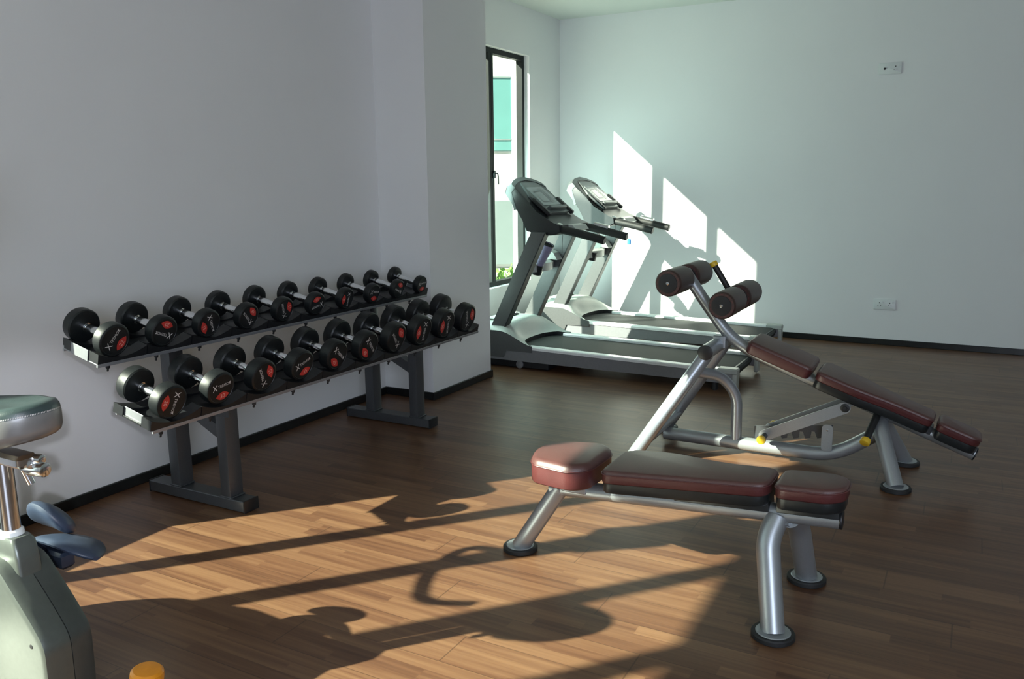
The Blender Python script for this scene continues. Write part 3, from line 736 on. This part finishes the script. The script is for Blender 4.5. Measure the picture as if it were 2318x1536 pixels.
# ------------------------------------------------------------------ exercise bike (rear part in view)
YK = 1.05
bk_ = thing('exercise_bike', (-2.1, YK, 0), 'silver upright exercise bike with dark saddle and chrome seat post, at the left edge', 'exercise bike')
shell = [(-1.775, .05), (-1.755, .12), (-1.753, .262), (-1.80, .318), (-1.905, .425), (-2.10, .44), (-2.35, .45), (-2.58, .40), (-2.64, .32), (-2.64, .14), (-2.60, .07), (-2.44, .05)]
so = smooth_outline(shell, .03, 5)
def sh_half(y0, y1, m, name):
    lays = []; sgn = 1 if y1 > y0 else -1
    for ins, y in ((0, y0), (0, y1-sgn*.016), (.005, y1-sgn*.005), (.016, y1)):
        lays.append([V((a, y, b)) for a, b in inset(so, ins)])
    return MB().loft(lays).build(name, m, bk_)
near_ = sh_half(YK+.002, YK-.062, M['bikeshell'], 'side_shell'); sh_half(YK+.004, YK+.062, M['bikedark'], 'side_shell')
for x, z in ((-1.80, .255), (-2.02, .38)): MB().lathe((x, YK-.0615, z), (0, -1, 0), [(0, .006), (.0015, .005), (.0015, 0)], 12).build('screw', M['black'], near_)
nk = MB(); lays = []
for z, x0, x1, hy in ((.35, -2.03, -1.868, .029), (.43, -2.03, -1.873, .029), (.468, -2.02, -1.882, .028), (.478, -2.005, -1.892, .024)):
    lays.append([V(((x0+x1)/2+x, YK+y, z)) for x, y in rr2((x1-x0)/2, hy, .010)])
nk.loft(lays); nk.build('seat_tube_neck', M['bikeshell'], bk_)
XP = -1.932
MB().cyl((XP, YK, .47), (XP, YK, .668), .0205, n=28).build('seat_post', M['chrome'], bk_)
MB().lathe((XP, YK, .474), (0, 0, 1), [(0, .028), (.014, .026), (.018, .0215)], 24).build('post_collar', M['tmrail'], bk_)
cl = MB().obox((-1.905, YK, .672), Z3, (.078, .026, .015), .008); cl.build('seat_clamp', M['chrome'], bk_)
ck = MB().cyl((-1.850, YK+.01, .650), (-1.800, YK+.020, .650), .017, n=18, bev=.004); ck.cyl((-1.845, YK+.015, .672), (-1.812, YK+.022, .672), .012, n=14, bev=.003); ck.build('clamp_knob', M['chrome'], bk_)
MB().tube([(-1.868, YK+.01, .645), (-1.862, YK+.02, .608)], .009, 12).build('clamp_lever', M['chrome'], bk_)
# saddle
XC = -1.876
def saddle_ol(k_):
    pts = []
    for j in range(48):
        t_ = 2*PI*j/48; c_x = math.cos(t_); s_y = math.sin(t_)
        px = .118*abs(c_x)*(1 if c_x > 0 else -1.35)
        w = .094*(1 if c_x > -.2 else 1-.55*((-.2-c_x)/.8))
        pts.append((XC+px*k_, math.copysign(abs(s_y)**.95, s_y)*w*k_))
    return pts
def sad_z(x): return .014*max(0, (x-XC-.02)/.1)
def sad_layer(k_, z, dx=0, ti=0): return [V((x+dx, YK+y, z+sad_z(x)+ti*(x-XC))) for x, y in saddle_ol(k_)]
sad = MB().loft([sad_layer(.70, .706, -.01, .10), sad_layer(.86, .711, -.004, .12), sad_layer(.96, .722, 0, .10), sad_layer(1.0, .738, 0, .05), sad_layer(1.0, .772), sad_layer(.99, .778)]).build('saddle', M['saddleband'], bk_, sharp=60)
MB().loft([sad_layer(.992, .778), sad_layer(.975, .789), sad_layer(.92, .799), sad_layer(.72, .803), sad_layer(.4, .797)]).build('saddle_cover', M['saddle'], sad, sharp=60)
stt = MB(); ol = saddle_ol(.996)
for j in range(len(ol)):
    a = ol[j]; b = ol[(j+1) % len(ol)]
    for q in range(4):
        t0, t1 = q/4, q/4+.13; pa = V((a[0]+(b[0]-a[0])*t0, YK+a[1]+(b[1]-a[1])*t0, 0)); pb = V((a[0]+(b[0]-a[0])*t1, YK+a[1]+(b[1]-a[1])*t1, 0))
        pa.z = .779+sad_z(pa.x); pb.z = .779+sad_z(pb.x); stt.add([pa, pb, pb+V((0, 0, .0035)), pa+V((0, 0, .0035))], [(0, 1, 2, 3)])
stt.build('stitching', M['white'], sad)
# crank and pedals
CX, CZ = -2.20, .29
MB().cyl((CX, YK-.085, CZ), (CX, YK+.085, CZ), .02, n=18).build('crank_axle', M['chrome'], bk_)
def leaf(c, lx, ly, lz, tilt, roll_=0.0):
    lays = []; n = 16
    for i in range(n+1):
        q = -1+2*i/n; k_ = max(.03, 1-abs(q)**2.2)**.6; ring = []
        for j in range(18):
            a = 2*PI*j/18; dx, dy, dz = q*lx, ly*k_*math.cos(a), lz*k_**.5*math.sin(a)-.02*q*q*(lx/.1)
            dy, dz = dy*math.cos(roll_)-dz*math.sin(roll_), dy*math.sin(roll_)+dz*math.cos(roll_)
            ring.append(V(c)+V((dx*math.cos(tilt)-dz*math.sin(tilt), dy, dx*math.sin(tilt)+dz*math.cos(tilt))))
        lays.append(ring)
    return MB().loft(lays)
for s_, px_, pz_ in ((1, -2.045, .372), (-1, -2.355, .208)):
    y = YK+s_*.085
    MB().tube([(CX, y, CZ), (px_, y+s_*.010, pz_)], .012, 12).build('crank_arm', M['bikedark'], bk_)
    MB().cyl((px_, y, pz_), (px_, y+s_*.045, pz_), .024, n=18, bev=.005).build('pedal_axle', M['pedal'], bk_)
    pd_ = leaf((px_+.040, y+s_*.095, pz_), .118, .075, .016, .02, -.35*s_).build('pedal', M['pedal'], bk_)
    leaf((px_-.035, y+s_*.105, pz_+.050), .070, .068, .024, -.05, -.85*s_).build('toe_strap', M['pedal'], pd_)
    MB().obox((px_+.01, y+s_*.06, pz_-.03), Z3, (.075, .02, .022), .008).build('pedal_weight', M['pedal'], pd_)
# front: mast, handlebar, console, base bars (outside the frame, they throw shadows on the floor)
MB().tube([(-2.50, YK, .40), (-2.52, YK, .80), (-2.46, YK, 1.20)], .030).build('mast', M['bikedark'], bk_)
hb = MB().tube([(-2.30, YK-.20, .90), (-2.42, YK-.23, .87), (-2.54, YK-.10, .90), (-2.54, YK+.10, .90), (-2.46, YK+.20, .87), (-2.36, YK+.17, .90)], .016, fil=.07); hb.build('handlebar', M['grip'], bk_)
MB().obox((-2.45, YK+.02, 1.26), (V((.5, 0, .86)), V((0, 1, 0)), V((-.86, 0, .5))), (.10, .12, .022), .02).build('display', M['cons'], bk_)
MB().tube([(-1.98, YK-.16, .03), (-1.98, YK+.16, .03)], .026).build('stabiliser', M['bikedark'], bk_)
MB().tube([(-2.56, YK-.24, .03), (-2.56, YK+.24, .03)], .026).build('stabiliser', M['bikedark'], bk_)
MB().box((-2.56, YK-.04, .03), (-1.80, YK+.04, .075), .01).build('base_rail', M['bikedark'], bk_)

# ------------------------------------------------------------------ orange-capped post at the bottom edge
po = thing('capped_post', (-1.145, .80, 0), 'short dark post with rounded orange cap beside the bike, at the bottom edge', 'post')
ap = V((.12, .05, 1)).normalized(); p0 = V((-1.195, .78, .018))
MB().cyl(p0, p0+ap*.466, .0245, n=28).build('post_tube', M['grip'], po)
MB().lathe(p0+ap*.461, ap, [(0, .0265), (.012, .0268), (.018, .026), (.022, .022), (.0235, .012), (.0235, 0)], 32).build('end_cap', M['orange'], po)
MB().lathe((-1.195, .78, 0), (0, 0, 1), [(0, .075), (.012, .075), (.018, .070), (.02, .035)], 32).build('base_plate', M['rubmat'], po)

# ------------------------------------------------------------------ camera
pitch, roll, yaw = math.radians(10.6994), math.radians(-.6469), math.radians(-28.8644)
F = V((math.sin(yaw)*math.cos(pitch), math.cos(yaw)*math.cos(pitch), -math.sin(pitch)))
R0 = V((math.cos(yaw), -math.sin(yaw), 0)); U0 = R0.cross(F)
R_ = R0*math.cos(roll)+U0*math.sin(roll); U_ = -R0*math.sin(roll)+U0*math.cos(roll)
cam = bpy.data.cameras.new('camera'); co = bpy.data.objects.new('camera', cam); C.objects.link(co)
mw = Matrix((R_, U_, -F)).transposed().to_4x4(); mw.translation = V((0, 0, 1.28))*S; co.matrix_world = mw
cam.sensor_fit = 'HORIZONTAL'; cam.sensor_width = 36.0; cam.lens = 1888.4/2318*36.0; cam.clip_start = .05; cam.clip_end = 200
bpy.context.scene.camera = co

# ------------------------------------------------------------------ light
def lamp(name, kind, energy, col, loc, direction, **kw):
    l = bpy.data.lights.new(name, kind); l.energy = energy; l.color = col
    for a, b in kw.items(): setattr(l, a, b)
    o = bpy.data.objects.new(name, l); C.objects.link(o); o.location = V(loc)*S
    o.rotation_euler = V(direction).to_track_quat('-Z', 'Y').to_euler(); return o
lamp('sun', 'SUN', 25, (1.0, .91, .77), (-6, -6, 6), (.88, 1, -.767), angle=math.radians(.6))
# sky light entering through the two window openings
lamp('window_skylight', 'AREA', 40, (.68, 1.0, .90), (XW+.03, 5.58, .98), (1, .75, -.35), shape='RECTANGLE', size=1.55*S, size_y=1.0*S)
lamp('window_skylight', 'AREA', 24, (.78, 1.0, .94), (XL+.03, -.25, 1.37), (1, 0, -.1), shape='RECTANGLE', size=3.3*S, size_y=1.75*S)
lamp('front_fill_light', 'AREA', 205, (.74, .82, 1.0), (2.2, -2.9, 1.7), (-.75, 1, -.12), shape='RECTANGLE', size=2.6*S, size_y=1.7*S)  # added fill lamp before solid walls, a cool wash for the left wall
lamp('glint', 'SPOT', 430, (.85, .88, 1.0), (2.45, -1.6, 2.13), (-5.56, 3.42, -1.85), spot_size=math.radians(8.0), spot_blend=.7, shadow_soft_size=.05)
w = bpy.data.worlds.new('sky'); bpy.context.scene.world = w; w.use_nodes = True
nt = w.node_tree; bg = nt.nodes['Background']
sk_ = nt.nodes.new('ShaderNodeTexSky'); sk_.sky_type = 'HOSEK_WILKIE' if hasattr(sk_, 'sky_type') else sk_.sky_type
sk_.sun_direction = V((-.88, -1, .767)).normalized(); sk_.turbidity = 3.0
nt.links.new(sk_.outputs['Color'], bg.inputs['Color']); bg.inputs['Strength'].default_value = 1.2
sc = bpy.context.scene
sc.view_settings.view_transform = 'Standard'; sc.view_settings.look = 'None'; sc.view_settings.exposure = 0; sc.view_settings.gamma = 1
sc.cycles.use_denoising = True
sc.cycles.max_bounces = 8; sc.cycles.diffuse_bounces = 5; sc.cycles.transparent_max_bounces = 12
sc.cycles.caustics_reflective = False; sc.cycles.caustics_refractive = False
sc.cycles.sample_clamp_indirect = 8
for o in C.objects:
    if '_o' in o: del o['_o']
